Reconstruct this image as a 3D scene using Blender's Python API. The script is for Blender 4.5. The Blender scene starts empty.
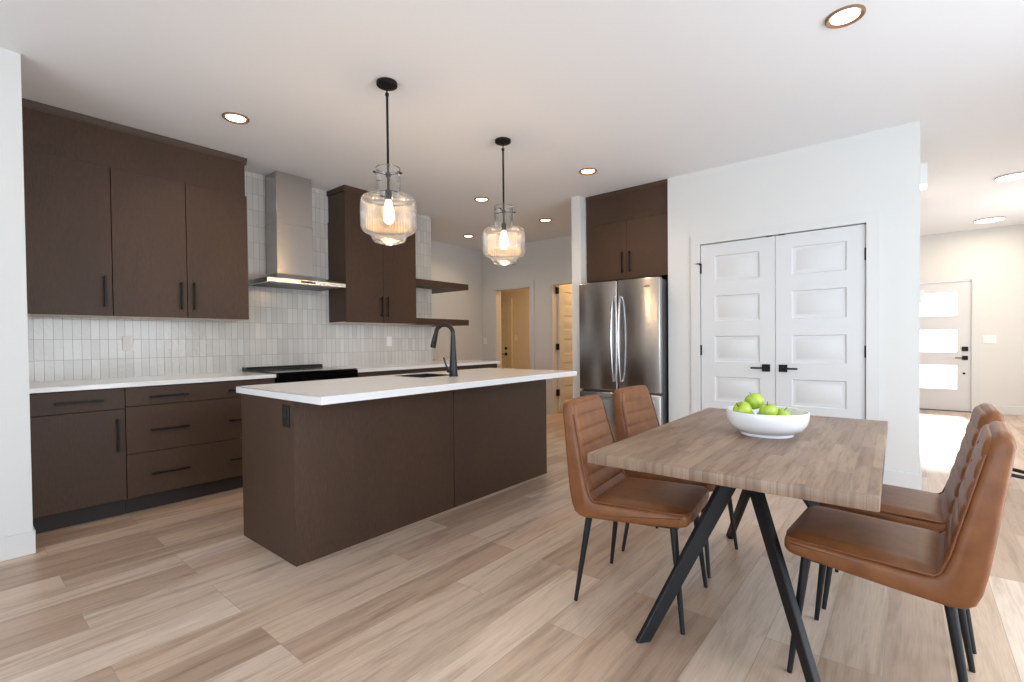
import bpy, bmesh, math, random
from mathutils import Vector, Matrix
PI = math.pi
SC = bpy.context.scene
COL = SC.collection
random.seed(7)

# ------------------------------------------------------------------ camera
YAW, PITCH, ROLL = math.radians(39.623), math.radians(0.897), math.radians(-0.594)
fw = Vector((-math.sin(YAW) * math.cos(PITCH), math.cos(YAW) * math.cos(PITCH), -math.sin(PITCH)))
rt = Vector((math.cos(YAW), math.sin(YAW), 0))
up = rt.cross(fw)
rt2 = rt * math.cos(ROLL) + up * math.sin(ROLL)
up2 = -rt * math.sin(ROLL) + up * math.cos(ROLL)
cam_d = bpy.data.cameras.new('camera')
cam_d.sensor_fit = 'HORIZONTAL'
cam_d.sensor_width = 36.0
cam_d.lens = 481.3 / 1024 * 36
cam_d.shift_y = 7.43 / 1024
cam_d.clip_start = 0.02
cam = bpy.data.objects.new('camera', cam_d)
cam.matrix_world = Matrix(((rt2.x, up2.x, -fw.x, 0.0), (rt2.y, up2.y, -fw.y, 0.0), (rt2.z, up2.z, -fw.z, 1.1744), (0, 0, 0, 1)))
COL.objects.link(cam)
SC.camera = cam

# ------------------------------------------------------------------ world, exposure
vs = SC.view_settings
vs.view_transform = 'Standard'
vs.look = 'None'
vs.exposure = 0.0
vs.gamma = 1.0
vs.use_curve_mapping = False
W = bpy.data.worlds.new('world')
SC.world = W
W.use_nodes = True
bgn = W.node_tree.nodes['Background']
bgn.inputs['Color'].default_value = (0.93, 0.97, 1.0, 1)
bgn.inputs['Strength'].default_value = 3.0
SC.cycles.max_bounces = 10
SC.cycles.diffuse_bounces = 6
SC.cycles.glossy_bounces = 5
SC.cycles.transparent_max_bounces = 16
SC.cycles.sample_clamp_indirect = 6.0
SC.cycles.caustics_reflective = False
SC.cycles.caustics_refractive = False


def area_light(name, loc, direction, sx, sy, power, color, spread=PI):
    l = bpy.data.lights.new(name, 'AREA')
    l.shape = 'RECTANGLE'
    l.size, l.size_y = sx, sy
    l.energy = power
    l.color = color
    l.spread = spread
    o = bpy.data.objects.new(name, l)
    o.location = loc
    o.rotation_euler = Vector(direction).to_track_quat('-Z', 'Z').to_euler()
    COL.objects.link(o)
    return o


# daylight through the glazing of the dining side (behind and to the right of the camera)
DAY = (0.71, 0.86, 1.0)
area_light('daylight_rear', (-0.3, -3.35, 1.35), (0, 1, 0.22), 4.6, 2.2, 86, (0.62, 0.81, 1.0))
area_light('daylight_side', (2.08, 2.1, 1.22), (-1, 0, 0.0), 3.2, 2.3, 98, DAY)
sun_d = bpy.data.lights.new('sun', 'SUN')          # low sun coming in through the lites of the entry door
sun_d.energy = 9.0
sun_d.angle = math.radians(9)
sun_d.color = (1.0, 0.95, 0.88)
sun = bpy.data.objects.new('sun', sun_d)
sun.rotation_euler = Vector((0.03, -1.0, -0.48)).to_track_quat('-Z', 'Z').to_euler()
COL.objects.link(sun)
area_light('entry_fill', (1.85, 8.3, 1.5), (-1, 0, -0.1), 1.6, 1.8, 46, (0.98, 0.97, 0.96))  # added fill brightening the entry; the wall behind it has no window

# ------------------------------------------------------------------ materials


def lin(c):
    return tuple((x / 12.92 if x <= 0.04045 else ((x + 0.055) / 1.055) ** 2.4) for x in [v / 255 for v in c]) + (1,)


class NT:
    def __init__(s, name):
        s.m = bpy.data.materials.new(name)
        s.m.use_nodes = True
        s.t = s.m.node_tree
        s.b = s.t.nodes['Principled BSDF']
        s.out = s.t.nodes['Material Output']

    def n(s, typ, **kw):
        nd = s.t.nodes.new(typ)
        for k, v in kw.items():
            if k.startswith('i_'):
                nd.inputs[k[2:].replace('_', ' ')].default_value = v
            else:
                setattr(nd, k, v)
        return nd

    def l(s, a, b):
        s.t.links.new(a, b)

    def coord(s, scale=(1, 1, 1), rot=(0, 0, 0), loc=(0, 0, 0)):
        tc = s.n('ShaderNodeTexCoord')
        mp = s.n('ShaderNodeMapping')
        mp.inputs['Scale'].default_value = scale
        mp.inputs['Rotation'].default_value = rot
        mp.inputs['Location'].default_value = loc
        s.l(tc.outputs['Object'], mp.inputs['Vector'])
        return mp.outputs['Vector']

    def ramp(s, fac, stops):
        r = s.n('ShaderNodeValToRGB')
        el = r.color_ramp.elements
        while len(el) < len(stops):
            el.new(0.5)
        for e, (p, c) in zip(el, stops):
            e.position = p
            e.color = c
        s.l(fac, r.inputs['Fac'])
        return r.outputs['Color']

    def mix(s, fac, a, b, mode='MIX'):
        x = s.n('ShaderNodeMix', data_type='RGBA', blend_type=mode)
        for sock, v in ((x.inputs[0], fac), (x.inputs[6], a), (x.inputs[7], b)):
            if isinstance(v, (int, float)):
                sock.default_value = v
            elif isinstance(v, tuple):
                sock.default_value = v
            else:
                s.l(v, sock)
        return x.outputs[2]

    def bump(s, h, strength, dist=0.01):
        b = s.n('ShaderNodeBump')
        b.inputs['Strength'].default_value = strength
        b.inputs['Distance'].default_value = dist
        s.l(h, b.inputs['Height'])
        s.l(b.outputs['Normal'], s.b.inputs['Normal'])
        return b


def plain(name, c, rough=0.5, metal=0.0, spec=0.5, noise=0.0, nscale=30, bump=0.0):
    t = NT(name)
    t.b.inputs['Base Color'].default_value = lin(c)
    t.b.inputs['Roughness'].default_value = rough
    t.b.inputs['Metallic'].default_value = metal
    t.b.inputs['Specular IOR Level'].default_value = spec
    if noise or bump:
        v = t.coord()
        nz = t.n('ShaderNodeTexNoise')
        nz.inputs['Scale'].default_value = nscale
        nz.inputs['Detail'].default_value = 3
        t.l(v, nz.inputs['Vector'])
        if noise:
            a = tuple(x * (1 - noise) for x in lin(c)[:3]) + (1,)
            b = tuple(min(1, x * (1 + noise)) for x in lin(c)[:3]) + (1,)
            t.l(t.ramp(nz.outputs['Fac'], [(0.3, a), (0.7, b)]), t.b.inputs['Base Color'])
        if bump:
            t.bump(nz.outputs['Fac'], bump, 0.002)
    return t.m


def cabinet_wood(name, c, grain=(90, 90, 3)):
    t = NT(name)
    v = t.coord(grain)
    n1 = t.n('ShaderNodeTexNoise')
    n1.inputs['Scale'].default_value = 1.0
    n1.inputs['Detail'].default_value = 5
    n1.inputs['Roughness'].default_value = 0.65
    t.l(v, n1.inputs['Vector'])
    v2 = t.coord((2.5, 2.5, 0.8))
    n2 = t.n('ShaderNodeTexNoise')
    n2.inputs['Scale'].default_value = 1.0
    n2.inputs['Detail'].default_value = 2
    t.l(v2, n2.inputs['Vector'])
    L = lin(c)[:3]
    a = tuple(x * 0.80 for x in L) + (1,)
    b = tuple(x * 1.20 for x in L) + (1,)
    base = t.ramp(n1.outputs['Fac'], [(0.30, a), (0.70, b)])
    tint = t.ramp(n2.outputs['Fac'], [(0.3, (0.90, 0.90, 0.90, 1)), (0.7, (1.08, 1.06, 1.04, 1))])
    t.l(t.mix(1.0, base, tint, 'MULTIPLY'), t.b.inputs['Base Color'])
    t.b.inputs['Roughness'].default_value = 0.48
    t.b.inputs['Specular IOR Level'].default_value = 0.28
    t.bump(n1.outputs['Fac'], 0.06, 0.001)
    return t.m


def plank_mat(name, plank_len, plank_w, tones, rough, gap=0.002, grain=60.0, streak=0.55, coat=False, gapc=(0.16, 0.11, 0.08, 1)):
    """boards running along object Y"""
    t = NT(name)
    v = t.coord((1, 1, 1), (0, 0, -PI / 2), (0.37, 0.11, 0))
    def brick(c1, c2, mortar, ms):
        br = t.n('ShaderNodeTexBrick')
        br.offset = 0.37
        br.offset_frequency = 3
        br.inputs['Color1'].default_value = c1
        br.inputs['Color2'].default_value = c2
        br.inputs['Mortar'].default_value = mortar
        br.inputs['Scale'].default_value = 1.0
        br.inputs['Brick Width'].default_value = plank_len
        br.inputs['Row Height'].default_value = plank_w
        br.inputs['Mortar Size'].default_value = ms
        br.inputs['Mortar Smooth'].default_value = 0.1
        br.inputs['Bias'].default_value = 0.0
        t.l(v, br.inputs['Vector'])
        return br
    br = brick((0, 0, 0, 1), (1, 1, 1, 1), (0.5, 0.5, 0.5, 1), gap)
    cid = brick((0, 0, 0, 1), (1, 1, 1, 1), (0.5, 0.5, 0.5, 1), 0.0)
    base = t.ramp(cid.outputs['Color'], tones)
    # grain, shifted per board so it breaks at the joints
    tc = t.n('ShaderNodeTexCoord')
    sc = t.n('ShaderNodeVectorMath', operation='MULTIPLY')
    sc.inputs[1].default_value = (grain * 0.22, grain * 0.020, 1)
    t.l(tc.outputs['Object'], sc.inputs[0])
    off = t.n('ShaderNodeVectorMath', operation='MULTIPLY_ADD')
    off.inputs[1].default_value = (37.0, 53.0, 71.0)
    t.l(cid.outputs['Color'], off.inputs[0])
    t.l(sc.outputs[0], off.inputs[2])
    n1 = t.n('ShaderNodeTexNoise')
    n1.inputs['Scale'].default_value = 1.0
    n1.inputs['Detail'].default_value = 6
    n1.inputs['Roughness'].default_value = 0.62
    n1.inputs['Distortion'].default_value = 0.7
    t.l(off.outputs[0], n1.inputs['Vector'])
    sc2 = t.n('ShaderNodeVectorMath', operation='MULTIPLY')
    sc2.inputs[1].default_value = (grain * 2.2, grain * 0.07, 1)
    t.l(tc.outputs['Object'], sc2.inputs[0])
    n2 = t.n('ShaderNodeTexNoise')
    n2.inputs['Scale'].default_value = 1.0
    n2.inputs['Detail'].default_value = 4
    t.l(sc2.outputs[0], n2.inputs['Vector'])
    k = streak
    g1 = t.ramp(n1.outputs['Fac'], [(0.28, (1 - 0.50 * k, 1 - 0.56 * k, 1 - 0.62 * k, 1)), (0.52, (1, 1, 1, 1)), (0.75, (1 + 0.12 * k, 1 + 0.13 * k, 1 + 0.14 * k, 1))])
    g2 = t.ramp(n2.outputs['Fac'], [(0.3, (0.90, 0.89, 0.88, 1)), (0.7, (1.07, 1.07, 1.07, 1))])
    c = t.mix(1.0, base, g1, 'MULTIPLY')
    c = t.mix(1.0, c, g2, 'MULTIPLY')
    c = t.mix(br.outputs['Fac'], c, gapc)
    t.l(c, t.b.inputs['Base Color'])
    t.b.inputs['Roughness'].default_value = rough
    inv = t.n('ShaderNodeMath', operation='MULTIPLY_ADD')
    inv.inputs[1].default_value = -2.0
    t.l(br.outputs['Fac'], inv.inputs[0])
    t.l(n2.outputs['Fac'], inv.inputs[2])
    t.bump(inv.outputs[0], 0.12, 0.002)
    return t.m


def tile_mat():
    t = NT('white_glazed_tile')
    tc = t.n('ShaderNodeTexCoord')
    sp = t.n('ShaderNodeSeparateXYZ')
    t.l(tc.outputs['Object'], sp.inputs[0])
    cb = t.n('ShaderNodeCombineXYZ')
    t.l(sp.outputs['Y'], cb.inputs['X'])
    zz = t.n('ShaderNodeMath', operation='ADD')
    zz.inputs[1].default_value = -1.065 + 0.1535 * 8
    t.l(sp.outputs['Z'], zz.inputs[0])
    t.l(zz.outputs[0], cb.inputs['Y'])
    br = t.n('ShaderNodeTexBrick')
    br.offset = 0.0
    br.inputs['Color1'].default_value = (0, 0, 0, 1)
    br.inputs['Color2'].default_value = (1, 1, 1, 1)
    br.inputs['Mortar'].default_value = (0.5, 0.5, 0.5, 1)
    br.inputs['Scale'].default_value = 1
    br.inputs['Brick Width'].default_value = 0.0522
    br.inputs['Row Height'].default_value = 0.1535
    br.inputs['Mortar Size'].default_value = 0.0016
    br.inputs['Mortar Smooth'].default_value = 0.2
    t.l(cb.outputs[0], br.inputs['Vector'])
    col = t.ramp(br.outputs['Color'], [(0.0, lin((199, 197, 193))), (0.5, lin((206, 204, 200))), (1.0, lin((213, 211, 207)))])
    col = t.mix(br.outputs['Fac'], col, lin((160, 154, 147)))
    t.l(col, t.b.inputs['Base Color'])
    t.b.inputs['Roughness'].default_value = 0.12
    n = t.n('ShaderNodeTexNoise')
    n.inputs['Scale'].default_value = 38
    n.inputs['Detail'].default_value = 2
    t.l(tc.outputs['Object'], n.inputs['Vector'])
    h = t.n('ShaderNodeMath', operation='MULTIPLY_ADD')
    h.inputs[1].default_value = -0.6
    t.l(br.outputs['Fac'], h.inputs[0])
    t.l(n.outputs['Fac'], h.inputs[2])
    h2 = t.n('ShaderNodeMath', operation='MULTIPLY_ADD')
    h2.inputs[1].default_value = 0.35
    t.l(br.outputs['Color'], h2.inputs[0])
    t.l(h.outputs[0], h2.inputs[2])
    t.bump(h2.outputs[0], 0.35, 0.004)
    return t.m


def brushed(name, c, rough, stretch, aniso_rot=0.0):
    t = NT(name)
    v = t.coord(stretch)
    n = t.n('ShaderNodeTexNoise')
    n.inputs['Scale'].default_value = 1
    n.inputs['Detail'].default_value = 3
    t.l(v, n.inputs['Vector'])
    t.b.inputs['Base Color'].default_value = lin(c)
    t.b.inputs['Metallic'].default_value = 1
    r = t.n('ShaderNodeMapRange')
    r.inputs['To Min'].default_value = rough - 0.02
    r.inputs['To Max'].default_value = rough + 0.03
    t.l(n.outputs['Fac'], r.inputs['Value'])
    t.l(r.outputs[0], t.b.inputs['Roughness'])
    tg = t.n('ShaderNodeTangent', direction_type='RADIAL', axis='Z')
    t.l(tg.outputs[0], t.b.inputs['Tangent'])
    t.b.inputs['Anisotropic'].default_value = 0.8
    t.b.inputs['Anisotropic Rotation'].default_value = aniso_rot
    return t.m


def emit(name, c, strength):
    t = NT(name)
    e = t.n('ShaderNodeEmission')
    e.inputs['Color'].default_value = tuple(c) + (1,)
    e.inputs['Strength'].default_value = strength
    t.l(e.outputs[0], t.out.inputs['Surface'])
    return t.m


def clear_glass(name, tint, base=0.05, rough=0.02, power=1.0):
    t = NT(name)
    tr = t.n('ShaderNodeBsdfTransparent')
    tr.inputs['Color'].default_value = tint
    gl = t.n('ShaderNodeBsdfGlossy')
    gl.inputs['Roughness'].default_value = rough
    fr = t.n('ShaderNodeFresnel')
    fr.inputs['IOR'].default_value = 1.5
    ma = t.n('ShaderNodeMath', operation='MULTIPLY_ADD', use_clamp=True)
    ma.inputs[1].default_value = power
    ma.inputs[2].default_value = base
    t.l(fr.outputs[0], ma.inputs[0])
    mx = t.n('ShaderNodeMixShader')
    t.l(ma.outputs[0], mx.inputs[0])
    t.l(tr.outputs[0], mx.inputs[1])
    t.l(gl.outputs[0], mx.inputs[2])
    t.l(mx.outputs[0], t.out.inputs['Surface'])
    return t.m


def leather_mat():
    t = NT('tan_leather')
    v = t.coord()
    n = t.n('ShaderNodeTexNoise')
    n.inputs['Scale'].default_value = 14
    n.inputs['Detail'].default_value = 5
    t.l(v, n.inputs['Vector'])
    vo = t.n('ShaderNodeTexVoronoi')
    vo.inputs['Scale'].default_value = 420
    t.l(v, vo.inputs['Vector'])
    t.l(t.ramp(n.outputs['Fac'], [(0.3, lin((112, 68, 37))), (0.7, lin((133, 85, 50)))]), t.b.inputs['Base Color'])
    t.b.inputs['Roughness'].default_value = 0.42
    t.b.inputs['Specular IOR Level'].default_value = 0.35
    t.bump(vo.outputs['Distance'], 0.12, 0.0012)
    return t.m


def apple_mat():
    t = NT('green_apple_skin')
    v = t.coord()
    n = t.n('ShaderNodeTexNoise')
    n.inputs['Scale'].default_value = 22
    n.inputs['Detail'].default_value = 3
    t.l(v, n.inputs['Vector'])
    t.l(t.ramp(n.outputs['Fac'], [(0.3, lin((140, 172, 52))), (0.7, lin((180, 198, 76)))]), t.b.inputs['Base Color'])
    t.b.inputs['Roughness'].default_value = 0.25
    return t.m


def quartz_mat():
    t = NT('white_quartz')
    v = t.coord()
    n = t.n('ShaderNodeTexNoise')
    n.inputs['Scale'].default_value = 90
    n.inputs['Detail'].default_value = 4
    t.l(v, n.inputs['Vector'])
    t.l(t.ramp(n.outputs['Fac'], [(0.35, lin((227, 227, 227))), (0.6, lin((229, 229, 229)))]), t.b.inputs['Base Color'])
    t.b.inputs['Roughness'].default_value = 0.14
    return t.m


M = {}
M['wall'] = plain('painted_wall', (213, 213, 211), 0.7, bump=0.03, nscale=160)
M['ceiling'] = plain('ceiling_paint', (236, 237, 240), 0.85, bump=0.05, nscale=220)
M['trim'] = plain('white_trim_paint', (211, 211, 210), 0.42)
M['door'] = plain('white_door_paint', (209, 210, 211), 0.40)
M['floor'] = plank_mat('oak_vinyl_planks', 1.22, 0.182,
                       [(0.0, lin((165, 139, 119))), (0.3, lin((185, 162, 143))), (0.5, lin((199, 179, 161))), (0.72, lin((190, 164, 142))), (1.0, lin((211, 194, 178)))],
                       0.34, 0.0011, 76.0, 0.75, gapc=(0.32, 0.24, 0.185, 1))
M['table'] = plank_mat('acacia_stave_top', 0.34, 0.042,
                       [(0.0, lin((126, 103, 86))), (0.35, lin((136, 112, 94))), (0.7, lin((145, 121, 101))), (1.0, lin((153, 130, 109)))],
                       0.42, 0.0004, 170.0, 1.0, gapc=(0.16, 0.11, 0.08, 1))
M['wood'] = cabinet_wood('dark_stained_wood', (70, 52, 40), (140, 140, 22))
M['carcass'] = plain('cabinet_carcass', (40, 30, 25), 0.6)
M['gap'] = plain('dark_toe_kick', (40, 31, 28), 0.6)
M['pale'] = plain('pale_melamine', (214, 204, 192), 0.5)
M['quartz'] = quartz_mat()
M['tile'] = tile_mat()
M['black'] = plain('matte_black_metal', (14, 14, 15), 0.45, 0.0, 0.25)
M['blackleg'] = plain('black_powder_coat', (20, 21, 24), 0.5, 0.0, 0.35, bump=0.03, nscale=400)
M['blackglass'] = plain('black_ceramic_glass', (10, 10, 11), 0.08)
M['steel'] = brushed('brushed_stainless', (196, 194, 191), 0.24, (2, 2, 500))
M['steelv'] = brushed('brushed_stainless_vertical', (182, 180, 178), 0.25, (3, 3, 420), 0.25)
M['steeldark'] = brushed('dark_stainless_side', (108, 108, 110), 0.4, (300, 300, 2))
M['chrome'] = plain('polished_handle_steel', (205, 206, 210), 0.16, 1.0)
M['sink'] = plain('dark_composite_sink', (34, 33, 34), 0.4)
M['faucet'] = plain('black_faucet_finish', (25, 25, 27), 0.3, 0.3)
M['leather'] = leather_mat()
M['piping'] = plain('leather_piping', (120, 70, 40), 0.4)
M['apple'] = apple_mat()
M['stem'] = plain('apple_stem', (70, 52, 30), 0.7)
M['bowl'] = plain('white_ceramic', (236, 237, 240), 0.18)
M['plastic'] = plain('white_plastic', (232, 232, 230), 0.4)
M['blackplastic'] = plain('black_plastic', (18, 18, 19), 0.35)
M['bronze'] = plain('bronze_trim_ring', (138, 104, 80), 0.45, 0.2)
M['glass'] = clear_glass('fluted_clear_glass', (0.965, 0.955, 0.935, 1), 0.075, 0.05, 0.9)
M['pane'] = clear_glass('frosted_door_glass', (1, 1, 1, 1), 0.03, 0.15, 0.8)
M['bulb'] = emit('warm_bulb_glow', (1.0, 0.62, 0.30), 38)
M['led'] = emit('warm_downlight_led', (1.0, 0.76, 0.50), 9)
M['disc'] = emit('white_disc_light', (1.0, 0.90, 0.76), 6)
M['dirt'] = plain('threshold_metal', (70, 64, 60), 0.5, 0.3)
M['backlabel'] = plain('grey_badge', (90, 92, 96), 0.4, 0.6)

# ------------------------------------------------------------------ shape helpers


def NB():
    return bmesh.new()


def box(bm, x0, y0, z0, x1, y1, z1, bev=0.0, seg=1, mat=None):
    """axis-aligned box between two corners, edges rounded by bev"""
    r = bmesh.ops.create_cube(bm, size=1.0)
    vs_ = r['verts']
    for v in vs_:
        v.co = Vector(((x0 + x1) / 2 + v.co.x * abs(x1 - x0), (y0 + y1) / 2 + v.co.y * abs(y1 - y0), (z0 + z1) / 2 + v.co.z * abs(z1 - z0)))
    if bev > 0:
        es = list({e for v in vs_ for e in v.link_edges})
        rr = bmesh.ops.bevel(bm, geom=es, offset=bev, segments=seg, affect='EDGES', profile=0.5)
        vs_ = list({v for f in rr['faces'] for v in f.verts} | {v for v in vs_ if v.is_valid})
    if mat is not None:
        for v in vs_:
            v.co = mat @ v.co
    return vs_


def ring_faces(bm, rings, cap0=True, cap1=True, closed=False):
    n = len(rings[0])
    m = len(rings)
    for i in range(m if closed else m - 1):
        a, b = rings[i], rings[(i + 1) % m]
        for k in range(n):
            bm.faces.new((a[k], a[(k + 1) % n], b[(k + 1) % n], b[k]))
    if not closed:
        if cap0:
            bm.faces.new(list(reversed(rings[0])))
        if cap1:
            bm.faces.new(rings[-1])


def tube(bm, pts, rad, n=12, closed=False, caps=True):
    pts = [Vector(p) for p in pts]
    if not isinstance(rad, (list, tuple)):
        rad = [rad] * len(pts)
    rings = []
    prev = None
    m = len(pts)
    for i, p in enumerate(pts):
        if closed:
            d = (pts[(i + 1) % m] - pts[i - 1]).normalized()
        elif i == 0:
            d = (pts[1] - p).normalized()
        elif i == m - 1:
            d = (p - pts[i - 1]).normalized()
        else:
            d = (pts[i + 1] - pts[i - 1]).normalized()
        if prev is None:
            a = Vector((0, 0, 1)) if abs(d.z) < 0.9 else Vector((1, 0, 0))
            u = d.cross(a).normalized()
        else:
            u = (prev - d * prev.dot(d)).normalized()
        prev = u
        w = d.cross(u)
        rings.append([bm.verts.new(p + (u * math.cos(2 * PI * k / n) + w * math.sin(2 * PI * k / n)) * rad[i]) for k in range(n)])
    ring_faces(bm, rings, caps, caps, closed)


def lathe(bm, prof, c=(0, 0), n=32, flute=None, cap0=True, cap1=True):
    """prof: (radius, z) list about a vertical axis at c"""
    rings = []
    for r, z in prof:
        ring = []
        for k in range(n):
            a = 2 * PI * k / n
            rr = r * (1 + (flute(k) if flute else 0))
            ring.append(bm.verts.new((c[0] + rr * math.cos(a), c[1] + rr * math.sin(a), z)))
        rings.append(ring)
    ring_faces(bm, rings, cap0, cap1)


def prism(bm, poly, axis, a, b):
    """poly: 2-D outline extruded along axis ('x','y','z') from a to b"""
    def P(p, t):
        return {'x': (t, p[0], p[1]), 'y': (p[0], t, p[1]), 'z': (p[0], p[1], t)}[axis]
    r0 = [bm.verts.new(P(p, a)) for p in poly]
    r1 = [bm.verts.new(P(p, b)) for p in poly]
    ring_faces(bm, [r0, r1])


def root_loc(o):
    while o.parent is not None:
        o = o.parent
    return Vector(o.location)


def obj(name, bm, mat, parent=None, label=None, angle=38):
    if parent is not None:
        off = root_loc(parent)
        for v in bm.verts:
            v.co -= off
    bmesh.ops.recalc_face_normals(bm, faces=bm.faces)
    me = bpy.data.meshes.new(name)
    bm.to_mesh(me)
    bm.free()
    me.materials.append(M[mat] if isinstance(mat, str) else mat)
    me.polygons.foreach_set('use_smooth', [True] * len(me.polygons))
    me.set_sharp_from_angle(angle=math.radians(angle))
    o = bpy.data.objects.new(name, me)
    COL.objects.link(o)
    if parent is not None:
        o.parent = parent
    if label:
        o['label'] = label
    return o


def tag(o, label, cat, group=None):
    o['label'] = label
    o['category'] = cat
    if group:
        o['group'] = group
    return o


def thing(name, label, cat, loc=(0, 0, 0), rotz=0.0, group=None):
    o = bpy.data.objects.new(name, None)
    o.empty_display_size = 0.1
    COL.objects.link(o)
    o.location = loc
    o.rotation_euler = (0, 0, rotz)
    return tag(o, label, cat, group)


def struct(name, bm, mat, label=None):
    o = obj(name, bm, mat)
    o['kind'] = 'structure'
    if label:
        o['label'] = label
    return o


def dup(root, loc, rotz, label, group=None):
    r = root.copy()
    COL.objects.link(r)
    r.location = loc
    r.rotation_euler = (0, 0, rotz)
    r['label'] = label
    if group:
        r['group'] = group
    for ch in list(root.children):
        c = ch.copy()
        COL.objects.link(c)
        c.parent = r
        for g in list(ch.children):
            d = g.copy()
            COL.objects.link(d)
            d.parent = c
    return r


def sbox(name, mat, *b, label=None, bev=0.0):
    bm = NB()
    box(bm, *b, bev=bev)
    return struct(name, bm, mat, label)


def boxes(*bs, bev=0.0):
    bm = NB()
    for b in bs:
        box(bm, *b, bev=bev)
    return bm


# ------------------------------------------------------------------ the room
H = 2.80
XK = -4.832
sbox('floor', 'floor', -8.2, -3.5, -0.10, 2.3, 10.5, 0.0)
sbox('ceiling', 'ceiling', -8.2, -3.5, H, 2.3, 10.5, H + 0.10)
sbox('wall_left', 'wall', -4.98, -3.5, 0, -3.822, 0.350, H)
sbox('wall_kitchen', 'wall', -5.93, 0.350, 0, XK - 0.008, 4.20, H)
sbox('wall_tile', 'tile', XK - 0.008, 0.350, 0.86, XK, 4.198, H)
sbox('wall_hall', 'wall', -6.05, 4.05, 0, -5.93, 6.46, H)
# back wall with two doorways
D1a, D1b, D2a, D2b, DH = -5.615, -4.845, -4.415, -3.60, 2.077
struct('wall_back', boxes((-5.93, 6.34, 0, D1a, 6.46, H), (D1a, 6.34, DH, D1b, 6.46, H), (D1b, 6.34, 0, D2a, 6.46, H),
                          (D2a, 6.34, DH, D2b, 6.46, H), (D2b, 6.34, 0, -2.865, 6.46, H)), 'wall')
sbox('wall_stub', 'wall', -2.982, 4.69, 0, -2.866, 6.34, H)
sbox('wall_alcove', 'wall', -2.866, 5.50, 0, -1.894, 5.62, H)
# pantry wall with the double-door opening
PX0, PX1, PXa, PXb, PY, PH = -1.894, 0.055, -1.575, -0.272, 4.78, 2.088
struct('wall_pantry', boxes((PX0, PY, 0, PXa, PY + 0.12, H), (PXa, PY, PH, PXb, PY + 0.12, H), (PXb, PY, 0, PX1, PY + 0.12, H)), 'wall')
sbox('wall_pantry_return', 'wall', PX0, PY + 0.12, 0, PX0 + 0.10, 5.50, H)
sbox('wall_pantry_side', 'wall', PX1 - 0.12, PY + 0.12, 0, PX1, 7.4, H)
sbox('wall_pantry_rear', 'wall', PX0, 5.50, 0, PX1 - 0.12, 5.62, H)
sbox('wall_entry_return', 'wall', -1.4, 7.4, 0, PX1, 7.52, H)
sbox('wall_entry_left', 'wall', -1.52, 7.4, 0, -1.4, 10.2, H)
# front wall with entry door
EX0, EX1, EH, EY = -0.190, 0.728, 2.045, 10.2
struct('wall_entry', boxes((-1.52, EY, 0, EX0, EY + 0.14, H), (EX0, EY, EH, EX1, EY + 0.14, H), (EX1, EY, 0, 2.3, EY + 0.14, H)), 'wall')
# the side and rear walls of the dining area, with big glazed openings
struct('wall_right', boxes((2.2, -3.5, 0, 2.3, 0.45, H), (2.2, 0.45, 2.42, 2.3, 3.75, H), (2.2, 3.75, 0, 2.3, 10.2, H)), 'wall')
struct('wall_rear', boxes((-3.82, -3.5, 0, -2.7, -3.4, H), (-2.7, -3.5, 2.5, 2.1, -3.4, H), (2.1, -3.5, 0, 2.2, -3.4, H), (-2.7, -3.5, 0, 2.1, -3.4, 0.2)), 'wall')
# rooms seen through the two doorways
sbox('wall_mudroom_far', 'wall', -8.2, 8.5, 0, -4.5, 8.62, H)
sbox('wall_mudroom_front', 'wall', -8.2, 6.34, 0, -6.05, 6.46, H)
sbox('wall_mudroom_left', 'wall', -8.2, 6.46, 0, -8.1, 8.5, H)
sbox('wall_mudroom_right', 'wall', -4.66, 6.46, 0, -4.56, 8.5, H)
sbox('wall_bathroom_far', 'wall', -4.56, 8.0, 0, -2.7, 8.12, H)
sbox('wall_bathroom_right', 'wall', -2.866, 6.46, 0, -2.766, 8.0, H)

# baseboards


def baseboard(name, x0, y0, x1, y1, h=0.13):
    bm = NB()
    box(bm, x0, y0, 0, x1, y1, h, bev=0.003)
    return struct(name, bm, 'trim')


bm = NB()
box(bm, -3.822, -3.4, 0, -3.811, 0.360, 0.13, bev=0.003)
box(bm, -4.10, 0.350, 0, -3.822, 0.360, 0.13)
struct('baseboard_left', bm, 'trim')
baseboard('baseboard_pantry_left', PX0, PY - 0.014, PXa - 0.092, PY)
baseboard('baseboard_pantry_right', PXb + 0.092, PY - 0.014, PX1 + 0.014, PY)
baseboard('baseboard_pantry_side', PX1, PY, PX1 + 0.014, 7.4)
baseboard('baseboard_entry', EX1 + 0.095, EY - 0.014, 2.2, EY)
baseboard('baseboard_stub', -2.996, 4.676, -2.866, 4.69)
baseboard('baseboard_stub_hall', -2.996, 4.69, -2.982, 6.34)
baseboard('baseboard_hall', -5.93, 4.75, -5.916, 6.34)
baseboard('baseboard_back_middle', D1b + 0.09, 6.326, D2a - 0.09, 6.34)
baseboard('baseboard_right', 2.186, 3.77, 2.2, 10.2)


def casing(name, x0, x1, h, y, w=0.085, t=0.016):
    """flat casing round an opening in a wall facing -Y"""
    bm = NB()
    prism(bm, [(x0 - w, 0), (x0, 0), (x0, h), (x1, h), (x1, 0), (x1 + w, 0), (x1 + w, h + w), (x0 - w, h + w)], 'y', y - t, y)
    return struct(name, bm, 'trim')


casing('trim_1', PXa, PXb, PH, PY)
casing('trim_2', D1a, D1b, DH, 6.34)
casing('trim_3', D2a, D2b, DH, 6.34)
casing('trim_4', EX0, EX1, EH, EY)
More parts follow.
